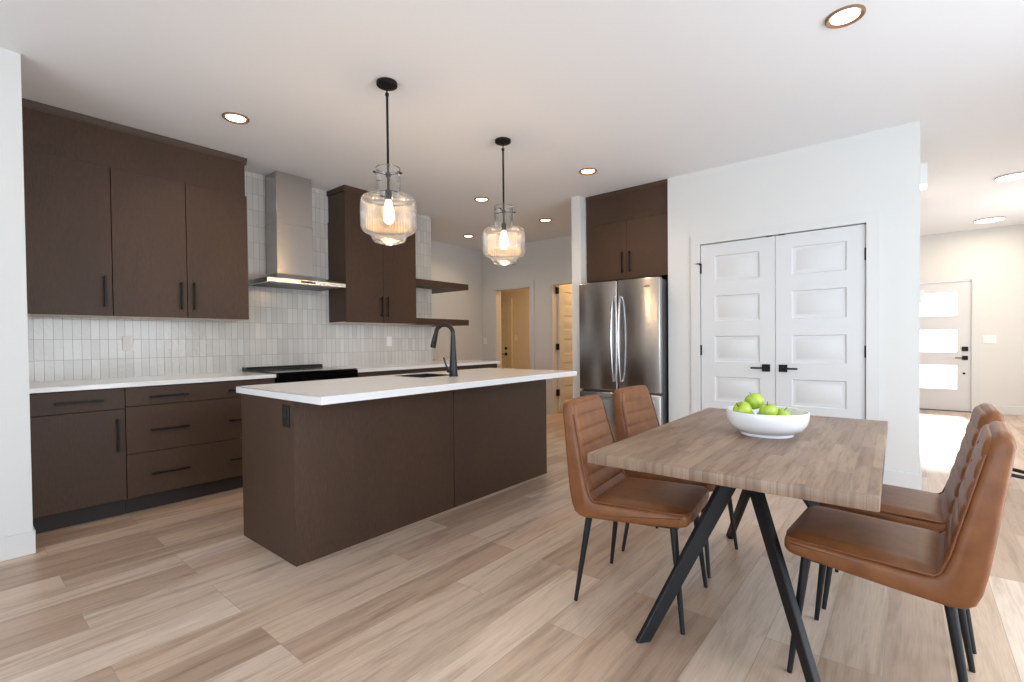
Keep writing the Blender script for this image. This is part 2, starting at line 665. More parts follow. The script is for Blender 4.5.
# jamb linings
struct('trim_5', boxes((D1a, 6.33, 0, D1a + 0.016, 6.47, DH), (D1b - 0.016, 6.33, 0, D1b, 6.47, DH), (D1a, 6.33, DH - 0.016, D1b, 6.47, DH)), 'trim')
struct('trim_6', boxes((D2a, 6.33, 0, D2a + 0.016, 6.47, DH), (D2b - 0.016, 6.33, 0, D2b, 6.47, DH), (D2a, 6.33, DH - 0.016, D2b, 6.47, DH)), 'trim')
# window frames of the dining side
struct('window_1', boxes((-2.7, -3.47, 0.2, -2.62, -3.40, 2.5), (2.02, -3.47, 0.2, 2.1, -3.40, 2.5), (-2.62, -3.47, 2.42, 2.02, -3.40, 2.5), (-2.62, -3.47, 0.2, 2.02, -3.40, 0.28), (-0.34, -3.47, 0.28, -0.26, -3.40, 2.42)), 'trim')
struct('window_2', boxes((2.2, 0.45, 0, 2.27, 0.53, 2.42), (2.2, 3.67, 0, 2.27, 3.75, 2.42), (2.2, 0.53, 2.34, 2.27, 3.67, 2.42), (2.2, 0.53, 0, 2.27, 3.67, 0.05), (2.2, 2.06, 0.05, 2.27, 2.14, 2.34)), 'trim')


def door_leaf(w, h, t, panels, inset=0.125):
    """slab in x 0..w, z 0..h, front face at y=0 looking -Y, back at y=t; moulded panels on both faces"""
    bm = NB()
    xs = [0, inset, w - inset, w]
    zs = [0]
    for a, b in panels:
        zs += [a, b]
    zs.append(h)
    for side in (0, 1):
        Y = (lambda d: d) if side == 0 else (lambda d: t - d)
        for i in range(3):
            for j in range(len(zs) - 1):
                x0, x1, z0, z1 = xs[i], xs[i + 1], zs[j], zs[j + 1]
                if i == 1 and j % 2 == 1:
                    prev = None
                    for ins, d in ((0, 0), (0.008, 0.010), (0.022, 0.012), (0.046, 0.002)):
                        ring = [bm.verts.new(p) for p in ((x0 + ins, Y(d), z0 + ins), (x1 - ins, Y(d), z0 + ins), (x1 - ins, Y(d), z1 - ins), (x0 + ins, Y(d), z1 - ins))]
                        if prev:
                            for k in range(4):
                                bm.faces.new((prev[k], prev[(k + 1) % 4], ring[(k + 1) % 4], ring[k]))
                        prev = ring
                    bm.faces.new(prev)
                else:
                    bm.faces.new([bm.verts.new(p) for p in ((x0, Y(0), z0), (x1, Y(0), z0), (x1, Y(0), z1), (x0, Y(0), z1))])
    for q in (((0, 0, 0), (w, 0, 0), (w, t, 0), (0, t, 0)), ((0, 0, h), (w, 0, h), (w, t, h), (0, t, h)), ((0, 0, 0), (0, t, 0), (0, t, h), (0, 0, h)), ((w, 0, 0), (w, t, 0), (w, t, h), (w, 0, h))):
        bm.faces.new([bm.verts.new(p) for p in q])
    bmesh.ops.remove_doubles(bm, verts=bm.verts, dist=0.0002)
    return bm


PANELS = [(0.170, 0.425), (0.570, 0.805), (0.945, 1.190), (1.330, 1.575), (1.715, 1.955)]


def xform(bm, mat):
    bmesh.ops.transform(bm, matrix=mat, verts=bm.verts)
    return bm


def lever_bm(x, z, dirx, y):
    """square rose and straight lever, on a face looking -Y"""
    bm = NB()
    box(bm, x - 0.033, y - 0.010, z - 0.033, x + 0.033, y, z + 0.033, bev=0.002)
    tube(bm, [(x, y - 0.008, z), (x, y - 0.050, z)], 0.010, 10)
    a, b = (x - 0.012, x + 0.118) if dirx > 0 else (x - 0.118, x + 0.012)
    box(bm, a, y - 0.058, z - 0.008, b, y - 0.044, z + 0.008, bev=0.003)
    return bm


def hinge_bm(x, z, y):
    bm = NB()
    tube(bm, [(x, y - 0.006, z - 0.05), (x, y - 0.006, z + 0.05)], 0.007, 10)
    box(bm, x - 0.012, y - 0.002, z - 0.048, x + 0.012, y + 0.002, z + 0.048)
    return bm


def as_door(name, bm, mat, label):
    o = struct(name, bm, mat, label)
    o['category'] = 'door'
    return o


PM = -0.9245
d = as_door('door_1', xform(door_leaf(PM - 0.002 - (PXa + 0.006), 2.07, 0.036, PANELS), Matrix.Translation((PXa + 0.006, PY + 0.006, 0.010))), 'door',
            'white five-panel pantry door nearer the refrigerator, lever on its right')
obj('handle', lever_bm(-0.999, 0.908, -1, PY + 0.006), 'black', d, 'black lever handle')
for z in (0.22, 1.066, 1.855):
    obj('hinge', hinge_bm(PXa + 0.001, z, PY + 0.004), 'black', d, 'black hinge')
bmx = NB()
box(bmx, PXa - 0.03, PY - 0.03, 1.898, PXa + 0.004, PY - 0.024, 1.906)
box(bmx, PXa - 0.004, PY - 0.03, 1.890, PXa + 0.004, PY + 0.004, 1.906)
obj('door_stop', bmx, 'black', d)
d = as_door('door_2', xform(door_leaf(PXb - 0.006 - (PM + 0.002), 2.07, 0.036, PANELS), Matrix.Translation((PM + 0.002, PY + 0.006, 0.010))), 'door',
            'white five-panel pantry door farther from the refrigerator, lever on its left')
obj('handle', lever_bm(-0.863, 0.908, 1, PY + 0.006), 'black', d, 'black lever handle')
for z in (0.22, 1.058, 1.842):
    obj('hinge', hinge_bm(PXb - 0.001, z, PY + 0.004), 'black', d, 'black hinge')
bmx = NB()
for x in (PM - 0.075, PM + 0.025):
    box(bmx, x, PY + 0.002, 2.078, x + 0.05, PY + 0.03, 2.086)
struct('trim_7', bmx, 'black', 'black ball catches over the pantry doors')

# entry door with three glazed lites
ex0, ex1 = EX0 + 0.004, EX1 - 0.004
lites = [(0.335, 0.735), (0.914, 1.295), (1.482, 1.877)]
lx0, lx1 = ex0 + 0.150, ex1 - 0.148
bm = NB()
y0, y1 = EY + 0.02, EY + 0.064
box(bm, ex0, y0, 0.012, lx0, y1, 2.035)
box(bm, lx1, y0, 0.012, ex1, y1, 2.035)
zz = [0.012] + [q for l_ in lites for q in l_] + [2.035]
for k in range(0, len(zz), 2):
    box(bm, lx0, y0, zz[k], lx1, y1, zz[k + 1])
d = as_door('door_3', bm, 'door', 'white entry door with three wide glass lites beyond the dining chairs')
for a, b in lites:
    g = NB()
    box(g, lx0, y0 + 0.016, a, lx1, y0 + 0.028, b)
    o = obj('pane', g, 'pane', d, 'bright frosted glass lite')
    f = NB()
    for q in ((lx0, a, lx1, a + 0.014), (lx0, b - 0.014, lx1, b), (lx0, a + 0.014, lx0 + 0.014, b - 0.014), (lx1 - 0.014, a + 0.014, lx1, b - 0.014)):
        box(f, q[0], y0 - 0.006, q[1], q[2], y0 + 0.016, q[3])
    obj('lite_frame', f, 'door', d)
obj('handle', lever_bm(0.652, 0.838, -1, y0), 'black', d, 'black lever handle')
bm = NB()
box(bm, 0.617, y0 - 0.02, 0.943, 0.687, y0, 1.012, bev=0.003)
obj('deadbolt', bm, 'black', d)
bm = NB()
lathe(bm, [(0.016, 0), (0.016, 0.012), (0.011, 0.016)], (0, 0), 16)
xform(bm, Matrix.Translation((0.642, y0, 0.597)) @ Matrix.Rotation(PI / 2, 4, 'X'))
obj('door_chime_button', bm, 'black', d)
sbox('trim_8', 'dirt', EX0, EY - 0.02, 0, EX1, EY + 0.14, 0.012, label='dark metal threshold under the entry door')

# open panelled door in the right doorway, leaf swung into the room behind
bm = door_leaf(0.76, 2.045, 0.036, PANELS)
xform(bm, Matrix.Translation((D2a + 0.052, 6.475, 0.012)) @ Matrix.Rotation(PI / 2, 4, 'Z'))
d = as_door('door_4', bm, 'door', 'white five-panel interior door standing open in the doorway beside the refrigerator')
for z in (0.333, 1.072, 1.978):
    bm = NB()
    box(bm, D2a + 0.014, 6.425, z - 0.05, D2a + 0.050, 6.478, z + 0.05, bev=0.003)
    tube(bm, [(D2a + 0.030, 6.424, z - 0.052), (D2a + 0.030, 6.424, z + 0.052)], 0.011, 10)
    obj('hinge', bm, 'black', d, 'black hinge')
bm = NB()
box(bm, D2a + 0.052, 7.155, 0.90, D2a + 0.060, 7.215, 0.96, bev=0.002)
tube(bm, [(D2a + 0.055, 7.185, 0.93), (D2a + 0.10, 7.185, 0.93), (D2a + 0.10, 7.07, 0.93)], 0.008, 8)
obj('handle', bm, 'black', d)
# closed door at the end of the mudroom
bm = door_leaf(0.86, 2.06, 0.036, PANELS)
xform(bm, Matrix.Translation((-7.955, 8.455, 0.012)))
d = as_door('door_5', bm, 'door', 'panelled door with deadbolt at the far end of the lit mudroom')
obj('handle', lever_bm(-7.175, 0.872, -1, 8.455), 'black', d, 'black lever handle')
bm = NB()
lathe(bm, [(0.034, 0), (0.034, 0.012), (0.022, 0.02), (0.022, 0.028)], (0, 0), 18)
xform(bm, Matrix.Translation((-7.175, 8.455, 1.005)) @ Matrix.Rotation(PI / 2, 4, 'X'))
obj('deadbolt', bm, 'black', d)
casing('trim_9', -7.965, -7.085, 2.085, 8.5, 0.075, 0.05)

# warm lamps burning in the two rooms behind
for nm, lc, pw in (('mudroom_lamp', (-5.3, 7.3, 2.72), 26), ('bathroom_lamp', (-3.7, 7.2, 2.72), 22)):
    area_light(nm, lc, (0, 0, -1), 0.4, 0.4, pw, (1.0, 0.56, 0.20))

# ------------------------------------------------------------------ cabinets


def pull(center, length, axis, normal, r=0.006, stand=0.032):
    """flat bar pull with two posts; normal '+x' or '-y'"""
    bm = NB()
    c = Vector(center)
    nv = Vector((1, 0, 0)) if normal == '+x' else Vector((0, -1, 0))
    av = {'y': Vector((0, 1, 0)), 'z': Vector((0, 0, 1)), 'x': Vector((1, 0, 0))}[axis]
    sv = nv.cross(av)

    def bx(p, ha, hn, hs):
        e = av * ha + nv * hn + sv * hs
        q = [abs(x) for x in e]
        box(bm, p.x - q[0], p.y - q[1], p.z - q[2], p.x + q[0], p.y + q[1], p.z + q[2], bev=0.0012)
    bx(c + nv * stand, length / 2, 0.0055, 0.0065)
    for s in (-1, 1):
        bx(c + nv * (stand / 2) + av * s * (length / 2 - 0.018), 0.0055, stand / 2, 0.0055)
    return bm


def panel_x(xf, y0, y1, z0, z1, t=0.019):
    bm = NB()
    box(bm, xf - t, y0, z0, xf, y1, z1, bev=0.0012)
    return bm


BX = -4.143          # face of base doors
g = 0.0022           # half gap


def base_body(t, y0, y1, toe=True, xb=XK, zb=0.883):
    bm = NB()
    box(bm, xb, y0 + 0.001, 0.113, BX - 0.020, y1 - 0.001, zb - 0.001)
    obj('body', bm, 'carcass', t)
    bm = NB()
    box(bm, xb, y0 + 0.001, 0.0, BX - 0.062, y1 - 0.001, 0.113)
    obj('toe_kick', bm, 'gap', t)


def base_door(t, y0, y1, z0, z1, hy):
    dr = obj('door', panel_x(BX, y0 + g, y1 - g, z0 + g, z1 - g), 'wood', t)
    obj('handle', pull((BX, hy, z1 - 0.175), 0.225, 'z', '+x'), 'black', dr, 'black bar pull')


def base_drawer(t, y0, y1, z0, z1, hys, hz=None, hl=0.235):
    dr = obj('drawer', panel_x(BX, y0 + g, y1 - g, z0 + g, z1 - g), 'wood', t)
    for hy in hys:
        obj('handle', pull((BX, hy, hz if hz else (z0 + z1) / 2), hl, 'y', '+x'), 'black', dr, 'black bar pull')


t = thing('base_cabinet', 'dark wood base cabinet with one drawer over one door, beside the white wall end', 'cabinet', (-4.4, 0.6, 0), group='dark wood base cabinets')
base_body(t, 0.362, 0.843)
base_drawer(t, 0.365, 0.843, 0.738, 0.880, [0.608], 0.808)
base_door(t, 0.365, 0.843, 0.113, 0.738, 0.797)
t = thing('base_cabinet', 'wide dark wood drawer cabinet of three drawers left of the range', 'cabinet', (-4.4, 1.35, 0), group='dark wood base cabinets')
base_body(t, 0.843, 1.852)
for z0, z1, hz in ((0.748, 0.880, 0.808), (0.418, 0.748, 0.572), (0.113, 0.418, 0.262)):
    base_drawer(t, 0.843, 1.852, z0, z1, [1.095, 1.600], hz)
t = thing('base_cabinet', 'dark wood drawer cabinet right of the range behind the island', 'cabinet', (-4.4, 3.1, 0), group='dark wood base cabinets')
base_body(t, 2.628, 3.66)
for z0, z1, hz in ((0.748, 0.880, 0.808), (0.418, 0.748, 0.572), (0.113, 0.418, 0.262)):
    base_drawer(t, 2.628, 3.66, z0, z1, [2.89, 3.40], hz)
t = thing('base_cabinet', 'dark wood end base cabinet under the wrap-around shelves', 'cabinet', (-4.4, 4.2, 0), group='dark wood base cabinets')
bm = NB()
box(bm, XK, 3.661, 0.113, BX - 0.020, 4.198, 0.882)
box(bm, -5.92, 4.203, 0.113, BX - 0.020, 4.70, 0.882)
obj('body', bm, 'wood', t)
bm = NB()
box(bm, XK, 3.661, 0.0, BX - 0.062, 4.198, 0.113)
box(bm, -5.92, 4.203, 0.0, BX - 0.062, 4.65, 0.113)
obj('toe_kick', bm, 'gap', t)
base_drawer(t, 3.66, 4.70, 0.738, 0.880, [4.18], 0.808)
base_door(t, 3.66, 4.18, 0.113, 0.738, 4.13)
base_door(t, 4.18, 4.70, 0.113, 0.738, 4.23)

bm = NB()
box(bm, XK + 0.001, 0.362, 0.884, -4.118, 1.855, 0.915, bev=0.0025)
tag(obj('countertop', bm, 'quartz'), 'white quartz countertop between the white wall end and the range', 'countertop')
bm = NB()
prism(bm, [(XK + 0.001, 2.625), (-4.118, 2.625), (-4.118, 4.735), (-5.925, 4.735), (-5.925, 4.203), (XK + 0.001, 4.203)], 'z', 0.884, 0.915)
tag(obj('countertop', bm, 'quartz'), 'white quartz countertop right of the range, running past the tiled wall', 'countertop')

UX = -4.491
UB, UT, UC = 1.387, 2.468, 2.748


def upper_body(t, y0, y1):
    bm = NB()
    box(bm, XK + 0.001, y0, UB + 0.006, UX - 0.020, y1, UT)
    obj('body', bm, 'wood', t)
    bm = NB()
    box(bm, XK + 0.001, y0, UB - 0.002, UX - 0.020, y1, UB + 0.006)
    obj('bottom_panel', bm, 'pale', t, 'pale underside of the cabinet')


def upper_door(t, y0, y1, hy):
    dr = obj('door', panel_x(UX, y0 + g, y1 - g, UB, UT), 'wood', t)
    obj('handle', pull((UX, hy, 1.563), 0.225, 'z', '+x'), 'black', dr, 'black bar pull')


def fascia(label, y0, y1, r0, r1):
    t = thing('cabinet_fascia', label, 'fascia', (-4.6, (y0 + y1) / 2, UT))
    bm = NB()
    box(bm, XK, y0 + r0, UT + 0.001, UX - 0.014, y1 - r1, UC)
    obj('panel', bm, 'wood', t)
    bm = NB()
    prism(bm, [(XK, UC), (UX - 0.014, UC), (UX + 0.008, H - 0.012), (UX + 0.008, H - 0.002), (XK, H - 0.002)], 'y', y0 - (0.006 if r0 else 0), y1 + 0.006)
    obj('crown', bm, 'wood', t)


t = thing('upper_cabinet', 'dark wood single-door wall cabinet next to the white wall end', 'cabinet', (-4.66, 0.62, UB), group='dark wood wall cabinets')
upper_body(t, 0.364, 0.855)
upper_door(t, 0.40, 0.857, 0.810)
t = thing('upper_cabinet', 'dark wood two-door wall cabinet left of the range hood', 'cabinet', (-4.66, 1.32, UB), group='dark wood wall cabinets')
upper_body(t, 0.857, 1.794)
upper_door(t, 0.857, 1.329, 1.284)
upper_door(t, 1.329, 1.796, 1.374)
fascia('dark wood fascia with crown above the wall cabinets left of the hood', 0.364, 1.796, 0.0, 0.010)
t = thing('upper_cabinet', 'dark wood two-door wall cabinet right of the range hood', 'cabinet', (-4.66, 3.2, UB), group='dark wood wall cabinets')
upper_body(t, 2.747, 3.664)
upper_door(t, 2.745, 3.205, 3.168)
upper_door(t, 3.205, 3.666, 3.246)
fascia('dark wood fascia with crown above the wall cabinet right of the hood', 2.747, 3.664, 0.010, 0.0)

# wrap-around shelves
for zb, zt, lab in ((1.861, 1.934, 'upper of two dark wood floating shelves wrapping the tiled wall end'),
                    (1.387, 1.461, 'lower of two dark wood floating shelves, level with the cabinet bottoms')):
    bm = NB()
    prism(bm, [(XK + 0.001, 3.668), (-4.56, 3.668), (-4.56, 4.607), (-5.926, 4.607), (-5.926, 4.202), (XK + 0.001, 4.202)], 'z', zb, zt)
    tag(obj('floating_shelf', bm, 'wood'), lab, 'shelf', 'wrap-around floating shelves')

# fridge cabinet
FY = 4.80
t = thing('upper_cabinet', 'dark wood two-door cabinet over the steel refrigerator', 'cabinet', (-2.38, 5.0, 1.835))
bm = NB()
box(bm, -2.862, FY + 0.021, 1.835, -1.896, 5.495, H - 0.003)
obj('body', bm, 'carcass', t)
for x0, x1, hx in ((-2.845, -2.360, -2.404), (-2.358, -1.900, -2.316)):
    bm = NB()
    box(bm, x0, FY, 1.832, x1, FY + 0.019, 2.462, bev=0.0012)
    dr = obj('door', bm, 'wood', t)
    obj('handle', pull((hx, FY, 2.012), 0.225, 'z', '-y'), 'black', dr, 'black bar pull')
bm = NB()
box(bm, -2.845, FY, 2.4632, -1.900, FY + 0.019, 2.758)
obj('fascia', bm, 'wood', t)
bm = NB()
prism(bm, [(FY + 0.02, 2.758), (FY, 2.758), (FY - 0.014, 2.786), (FY - 0.014, H - 0.002), (FY + 0.02, H - 0.002)], 'x', -2.850, -1.897)
obj('crown', bm, 'wood', t)

# refrigerator
t = thing('refrigerator', 'stainless steel french-door refrigerator in the alcove beside the pantry wall', 'refrigerator', (-2.38, 5.0, 0))
bm = NB()
box(bm, -2.842, 4.695, 0.02, -1.922, 5.42, 1.785, bev=0.004)
obj('body', bm, 'steeldark', t)
bm = NB()
box(bm, -2.80, 4.72, 0.0, -1.96, 5.38, 0.03)
obj('plinth', bm, 'blackplastic', t)
for x0, x1, hx in ((-2.852, -2.386, -2.424), (-2.379, -1.914, -2.341)):
    bm = NB()
    box(bm, x0, 4.622, 0.632, x1, 4.686, 1.800, bev=0.012, seg=3)
    dr = obj('door', bm, 'steelv', t)
    bm = NB()
    pts = []
    for k in range(17):
        s = k / 16
        pts.append((hx, 4.622 - 0.012 - 0.050 * math.sin(PI * s) ** 0.6, 0.735 + 0.89 * s))
    tube(bm, [(hx, 4.625, 0.735)] + pts[0:] + [(hx, 4.625, 1.625)], 0.0125, 12)
    obj('handle', bm, 'chrome', dr, 'bowed bright steel handle')
bm = NB()
box(bm, -2.852, 4.622, 0.075, -1.914, 4.686, 0.612, bev=0.012, seg=3)
dr = obj('freezer_drawer', bm, 'steelv', t)
bm = NB()
tube(bm, [(-2.76, 4.625, 0.55), (-2.76, 4.575, 0.55), (-2.0, 4.575, 0.55), (-2.0, 4.625, 0.55)], 0.0125, 12)
obj('handle', bm, 'chrome', dr)
bm = NB()
box(bm, -2.078, 4.619, 1.708, -2.018, 4.6225, 1.720, bev=0.001)
obj('badge', bm, 'backlabel', t)

# range
t = thing('range', 'black glass-top slide-in range in the tiled wall counter below the hood', 'stove', (-4.45, 2.24, 0))
RY0, RY1 = 1.862, 2.618
bm = NB()
box(bm, XK + 0.012, RY0, 0.03, -4.15, RY1, 0.905)
obj('body', bm, 'blackplastic', t)
bm = NB()
box(bm, XK + 0.03, RY0 + 0.03, 0.0, -4.20, RY1 - 0.03, 0.03)
obj('foot_rail', bm, 'blackplastic', t)
bm = NB()
box(bm, XK + 0.010, RY0 - 0.004, 0.916, -4.112, RY1 + 0.004, 0.926, bev=0.003)
top = obj('cooktop', bm, 'blackglass', t)
for (cx, cy, r) in ((-4.34, 2.05, 0.10), (-4.34, 2.43, 0.085), (-4.62, 2.05, 0.075), (-4.62, 2.43, 0.10)):
    bm = NB()
    lathe(bm, [(r, 0.9262), (r, 0.9268), (r - 0.003, 0.9268), (r - 0.003, 0.9262)], (cx, cy), 40, cap0=False, cap1=False)
    obj('burner_ring', bm, 'backlabel', top)
bm = NB()
prism(bm, [(XK + 0.002, 0.917), (XK + 0.085, 0.917), (XK + 0.085, 0.936), (XK + 0.07, 0.952), (XK + 0.002, 0.952)], 'y', RY0, RY1)
obj('vent_trim', bm, 'blackplastic', t, 'low black vent strip at the back')
bm = NB()
prism(bm, [(-4.15, 0.780), (-4.105, 0.780), (-4.098, 0.800), (-4.098, 0.915), (-4.15, 0.915)], 'y', RY0, RY1)
obj('control_panel', bm, 'blackglass', t)
bm = NB()
box(bm, -4.15, RY0 + 0.004, 0.235, -4.112, RY1 - 0.004, 0.772, bev=0.004)
dr = obj('oven_door', bm, 'steel', t)
bm = NB()
box(bm, -4.114, RY0 + 0.10, 0.33, -4.110, RY1 - 0.10, 0.63)
obj('window', bm, 'blackglass', dr)
bm = NB()
tube(bm, [(-4.113, RY0 + 0.06, 0.715), (-4.065, RY0 + 0.06, 0.715), (-4.065, RY1 - 0.06, 0.715), (-4.113, RY1 - 0.06, 0.715)], 0.011, 10)
obj('handle', bm, 'steel', dr)
bm = NB()
box(bm, -4.15, RY0 + 0.004, 0.06, -4.114, RY1 - 0.004, 0.228, bev=0.004)
obj('drawer', bm, 'steel', t)

# range hood
t = thing('range_hood', 'stainless steel chimney range hood on the white tiled wall', 'range hood', (-4.6, 2.27, 1.72))
HY0, HY1, HX = 1.895, 2.660, -4.350
bm = NB()
box(bm, XK + 0.001, HY0, 1.722, HX, HY1, 1.762, bev=0.002)
cn = obj('canopy', bm, 'steel', t)
bm = NB()
box(bm, XK + 0.06, HY0 + 0.05, 1.717, HX - 0.05, HY1 - 0.05, 1.7225)
obj('filter', bm, 'steeldark', cn)
bm = NB()
c0, c1, cx = 2.093, 2.452, -4.588
r0 = [bm.verts.new(p) for p in ((XK + 0.001, HY0 + 0.004, 1.762), (HX - 0.004, HY0 + 0.004, 1.762), (HX - 0.004, HY1 - 0.004, 1.762), (XK + 0.001, HY1 - 0.004, 1.762))]
r1 = [bm.verts.new(p) for p in ((XK + 0.001, c0 - 0.01, 1.836), (cx + 0.015, c0 - 0.01, 1.836), (cx + 0.015, c1 + 0.01, 1.836), (XK + 0.001, c1 + 0.01, 1.836))]
ring_faces(bm, [r0, r1])
obj('slope', bm, 'steel', t)
bm = NB()
box(bm, XK + 0.001, c0, 1.835, cx, c1, 2.315, bev=0.002)
obj('lower_chimney', bm, 'steelv', t)
bm = NB()
box(bm, XK + 0.001, c0 + 0.004, 2.315, cx - 0.004, c1 - 0.004, H - 0.002, bev=0.002)
obj('upper_chimney', bm, 'steelv', t)
bm = NB()
box(bm, HX - 0.001, 2.20, 1.733, HX + 0.002, 2.34, 1.750)
obj('control_strip', bm, 'blackplastic', cn)

# ------------------------------------------------------------------ island
IX0, IX1, IY0, IY1 = -2.480, -3.144, 1.202, 3.463
IB = 0.876
t = thing('kitchen_island', 'dark wood kitchen island standing on the plank floor before the tiled wall', 'island', (-2.8, 2.3, 0))
bm = NB()
# carcass as a hollow box so the sink bowl has room
box(bm, IX1 + 0.022, IY0 + 0.020, 0.10, IX0 - 0.020, IY1 - 0.020, 0.64)
box(bm, IX1 + 0.022, IY0 + 0.020, 0.64, IX0 - 0.020, 1.93, IB - 0.001)
box(bm, IX1 + 0.022, 2.92, 0.64, IX0 - 0.020, IY1 - 0.020, IB - 0.001)
obj('body', bm, 'carcass', t)
bm = NB()
box(bm, IX1 + 0.07, IY0 + 0.02, 0, IX0 - 0.02, IY1 - 0.02, 0.10)
obj('toe_kick', bm, 'gap', t)
bm = NB()
box(bm, IX0 - 0.019, IY0 + 0.0, 0, IX0, 2.338, IB, bev=0.001)
obj('back_panel', bm, 'wood', t)
bm = NB()
box(bm, IX0 - 0.019, 2.344, 0, IX0, IY1, IB, bev=0.001)
obj('back_panel', bm, 'wood', t)
bm = NB()
box(bm, IX0 - 0.019, 2.3385, 0, IX0 - 0.004, 2.3435, IB)
obj('seam_strip', bm, 'gap', t)
for y0_, y1_ in ((IY0, IY0 + 0.019), (IY1 - 0.019, IY1)):
    bm = NB()
    box(bm, IX1, y0_, 0, IX0 - 0.020, y1_, IB, bev=0.001)
    obj('end_panel', bm, 'wood', t)
n = 4
ys = [IY0 + 0.02 + (IY1 - IY0 - 0.04) * k / n for k in range(n + 1)]
for k in range(n):
    bm = NB()
    box(bm, IX1, ys[k] + g, 0.113, IX1 + 0.02, ys[k + 1] - g, IB - 0.004, bev=0.001)
    dr = obj('door', bm, 'wood', t)
    bm = NB()
    hy = ys[k] + 0.05 if k % 2 else ys[k + 1] - 0.05
    box(bm, IX1 - 0.038, hy - 0.006, 0.60, IX1 - 0.027, hy + 0.006, 0.82)
    box(bm, IX1 - 0.03, hy - 0.005, 0.615, IX1, hy + 0.005, 0.625)
    box(bm, IX1 - 0.03, hy - 0.005, 0.795, IX1, hy + 0.005, 0.805)
    obj('handle', bm, 'black', dr)

# island top with the sink cut-out
CX0, CX1, CY0, CY1 = -2.169, -3.172, 1.185, 3.475
SX0, SX1, SY0, SY1 = -2.715, -3.085, 2.26, 2.61
bm = NB()


def ringrect(x0, y0, x1, y1, z):
    return [bm.verts.new(p) for p in ((x0, y0, z), (x1, y0, z), (x1, y1, z), (x0, y1, z))]


ot, ob = ringrect(CX1, CY0, CX0, CY1, 0.915), ringrect(CX1, CY0, CX0, CY1, 0.8765)
it, ib = ringrect(SX1, SY0, SX0, SY1, 0.915), ringrect(SX1, SY0, SX0, SY1, 0.8765)
ring_faces(bm, [ot, it], False, False)
ring_faces(bm, [ob, ib], False, False)
ring_faces(bm, [ot, ob], False, False)
ring_faces(bm, [it, ib], False, False)
bmesh.ops.bevel(bm, geom=[e for e in bm.edges if all(v in ot for v in e.verts)], offset=0.003, segments=1, affect='EDGES')
tag(obj('island_countertop', bm, 'quartz'), 'thick white quartz slab on top of the dark wood island', 'countertop')

# undermount sink
t = thing('sink', 'dark undermount sink sunk in the white island top beside the faucet', 'sink', (-2.9, 2.435, 0.66))
bm = NB()
a = ringrect(SX1 + 0.0005, SY0 + 0.0005, SX0 - 0.0005, SY1 - 0.0005, 0.9140)
b = ringrect(SX1 + 0.006, SY0 + 0.006, SX0 - 0.006, SY1 - 0.006, 0.9140)
c = ringrect(SX1 + 0.016, SY0 + 0.016, SX0 - 0.016, SY1 - 0.016, 0.672)
d_ = ringrect(SX1 + 0.0005, SY0 + 0.0005, SX0 - 0.0005, SY1 - 0.0005, 0.66)
ring_faces(bm, [a, b, c], False, True)
ring_faces(bm, [a, d_], False, True)
obj('bowl', bm, 'sink', t)
bm = NB()
lathe(bm, [(0.045, 0.672), (0.045, 0.675), (0.03, 0.676), (0.028, 0.672)], (-2.9, 2.42), 24)
obj('drain', bm, 'steel', t)

# faucet
FX, FYY = -2.622, 2.480
t = thing('faucet', 'black gooseneck pull-down faucet standing on the white island top', 'faucet', (FX, FYY, 0.915))
bm = NB()
lathe(bm, [(0.036, 0.915), (0.036, 0.922), (0.031, 0.930), (0.030, 0.985), (0.028, 1.00), (0.0205, 1.12), (0.0170, 1.22)], (FX, FYY), 24)
obj('body', bm, 'faucet', t)
bm = NB()
ar = 0.066
pts = [(FX, FYY, 1.20), (FX, FYY, 1.234)]
for k in range(0, 15):
    a_ = PI * k / 14 * 0.94
    pts.append((FX - ar + ar * math.cos(a_), FYY - 0.05 * (1 - math.cos(a_)) / 2, 1.234 + ar * math.sin(a_)))
e = Vector(pts[-1])
pts.append((e.x - 0.006, e.y - 0.002, e.z - 0.03))
tube(bm, pts, 0.0155, 14)
obj('spout', bm, 'faucet', t)
bm = NB()
tube(bm, [(e.x - 0.004, e.y - 0.001, e.z - 0.016), (e.x - 0.012, e.y - 0.004, e.z - 0.05), (e.x - 0.026, e.y - 0.008, e.z - 0.105), (e.x - 0.029, e.y - 0.009, e.z - 0.115)], [0.0175, 0.019, 0.0225, 0.020], 14)
obj('spray_head', bm, 'faucet', t)
bm = NB()
tube(bm, [(FX, FYY, 0.962), (FX - 0.012, FYY - 0.047, 0.962)], 0.017, 14)
tube(bm, [(FX - 0.011, FYY - 0.042, 0.965), (FX - 0.018, FYY - 0.056, 1.00), (FX - 0.03, FYY - 0.070, 1.058)], [0.0085, 0.0065, 0.0055], 10)
obj('lever', bm, 'faucet', t)

# ------------------------------------------------------------------ outlets and switches


def plate_x(name, label, cat, y, z, x, sgn=1, w=0.072, h=0.116, mat='plastic', holes=True):
    t = thing(name, label, cat, (x, y, z))
    bm = NB()
    box(bm, x, y - w / 2, z - h / 2, x + sgn * 0.006, y + w / 2, z + h / 2, bev=0.0015)
    obj('cover_plate', bm, mat, t)
    for dz in (-0.027, 0.027):
        bm = NB()
        box(bm, x + sgn * 0.005, y - 0.017, z + dz - 0.018, x + sgn * 0.0075, y + 0.017, z + dz + 0.018, bev=0.001)
        obj('socket', bm, mat, t)
    return t


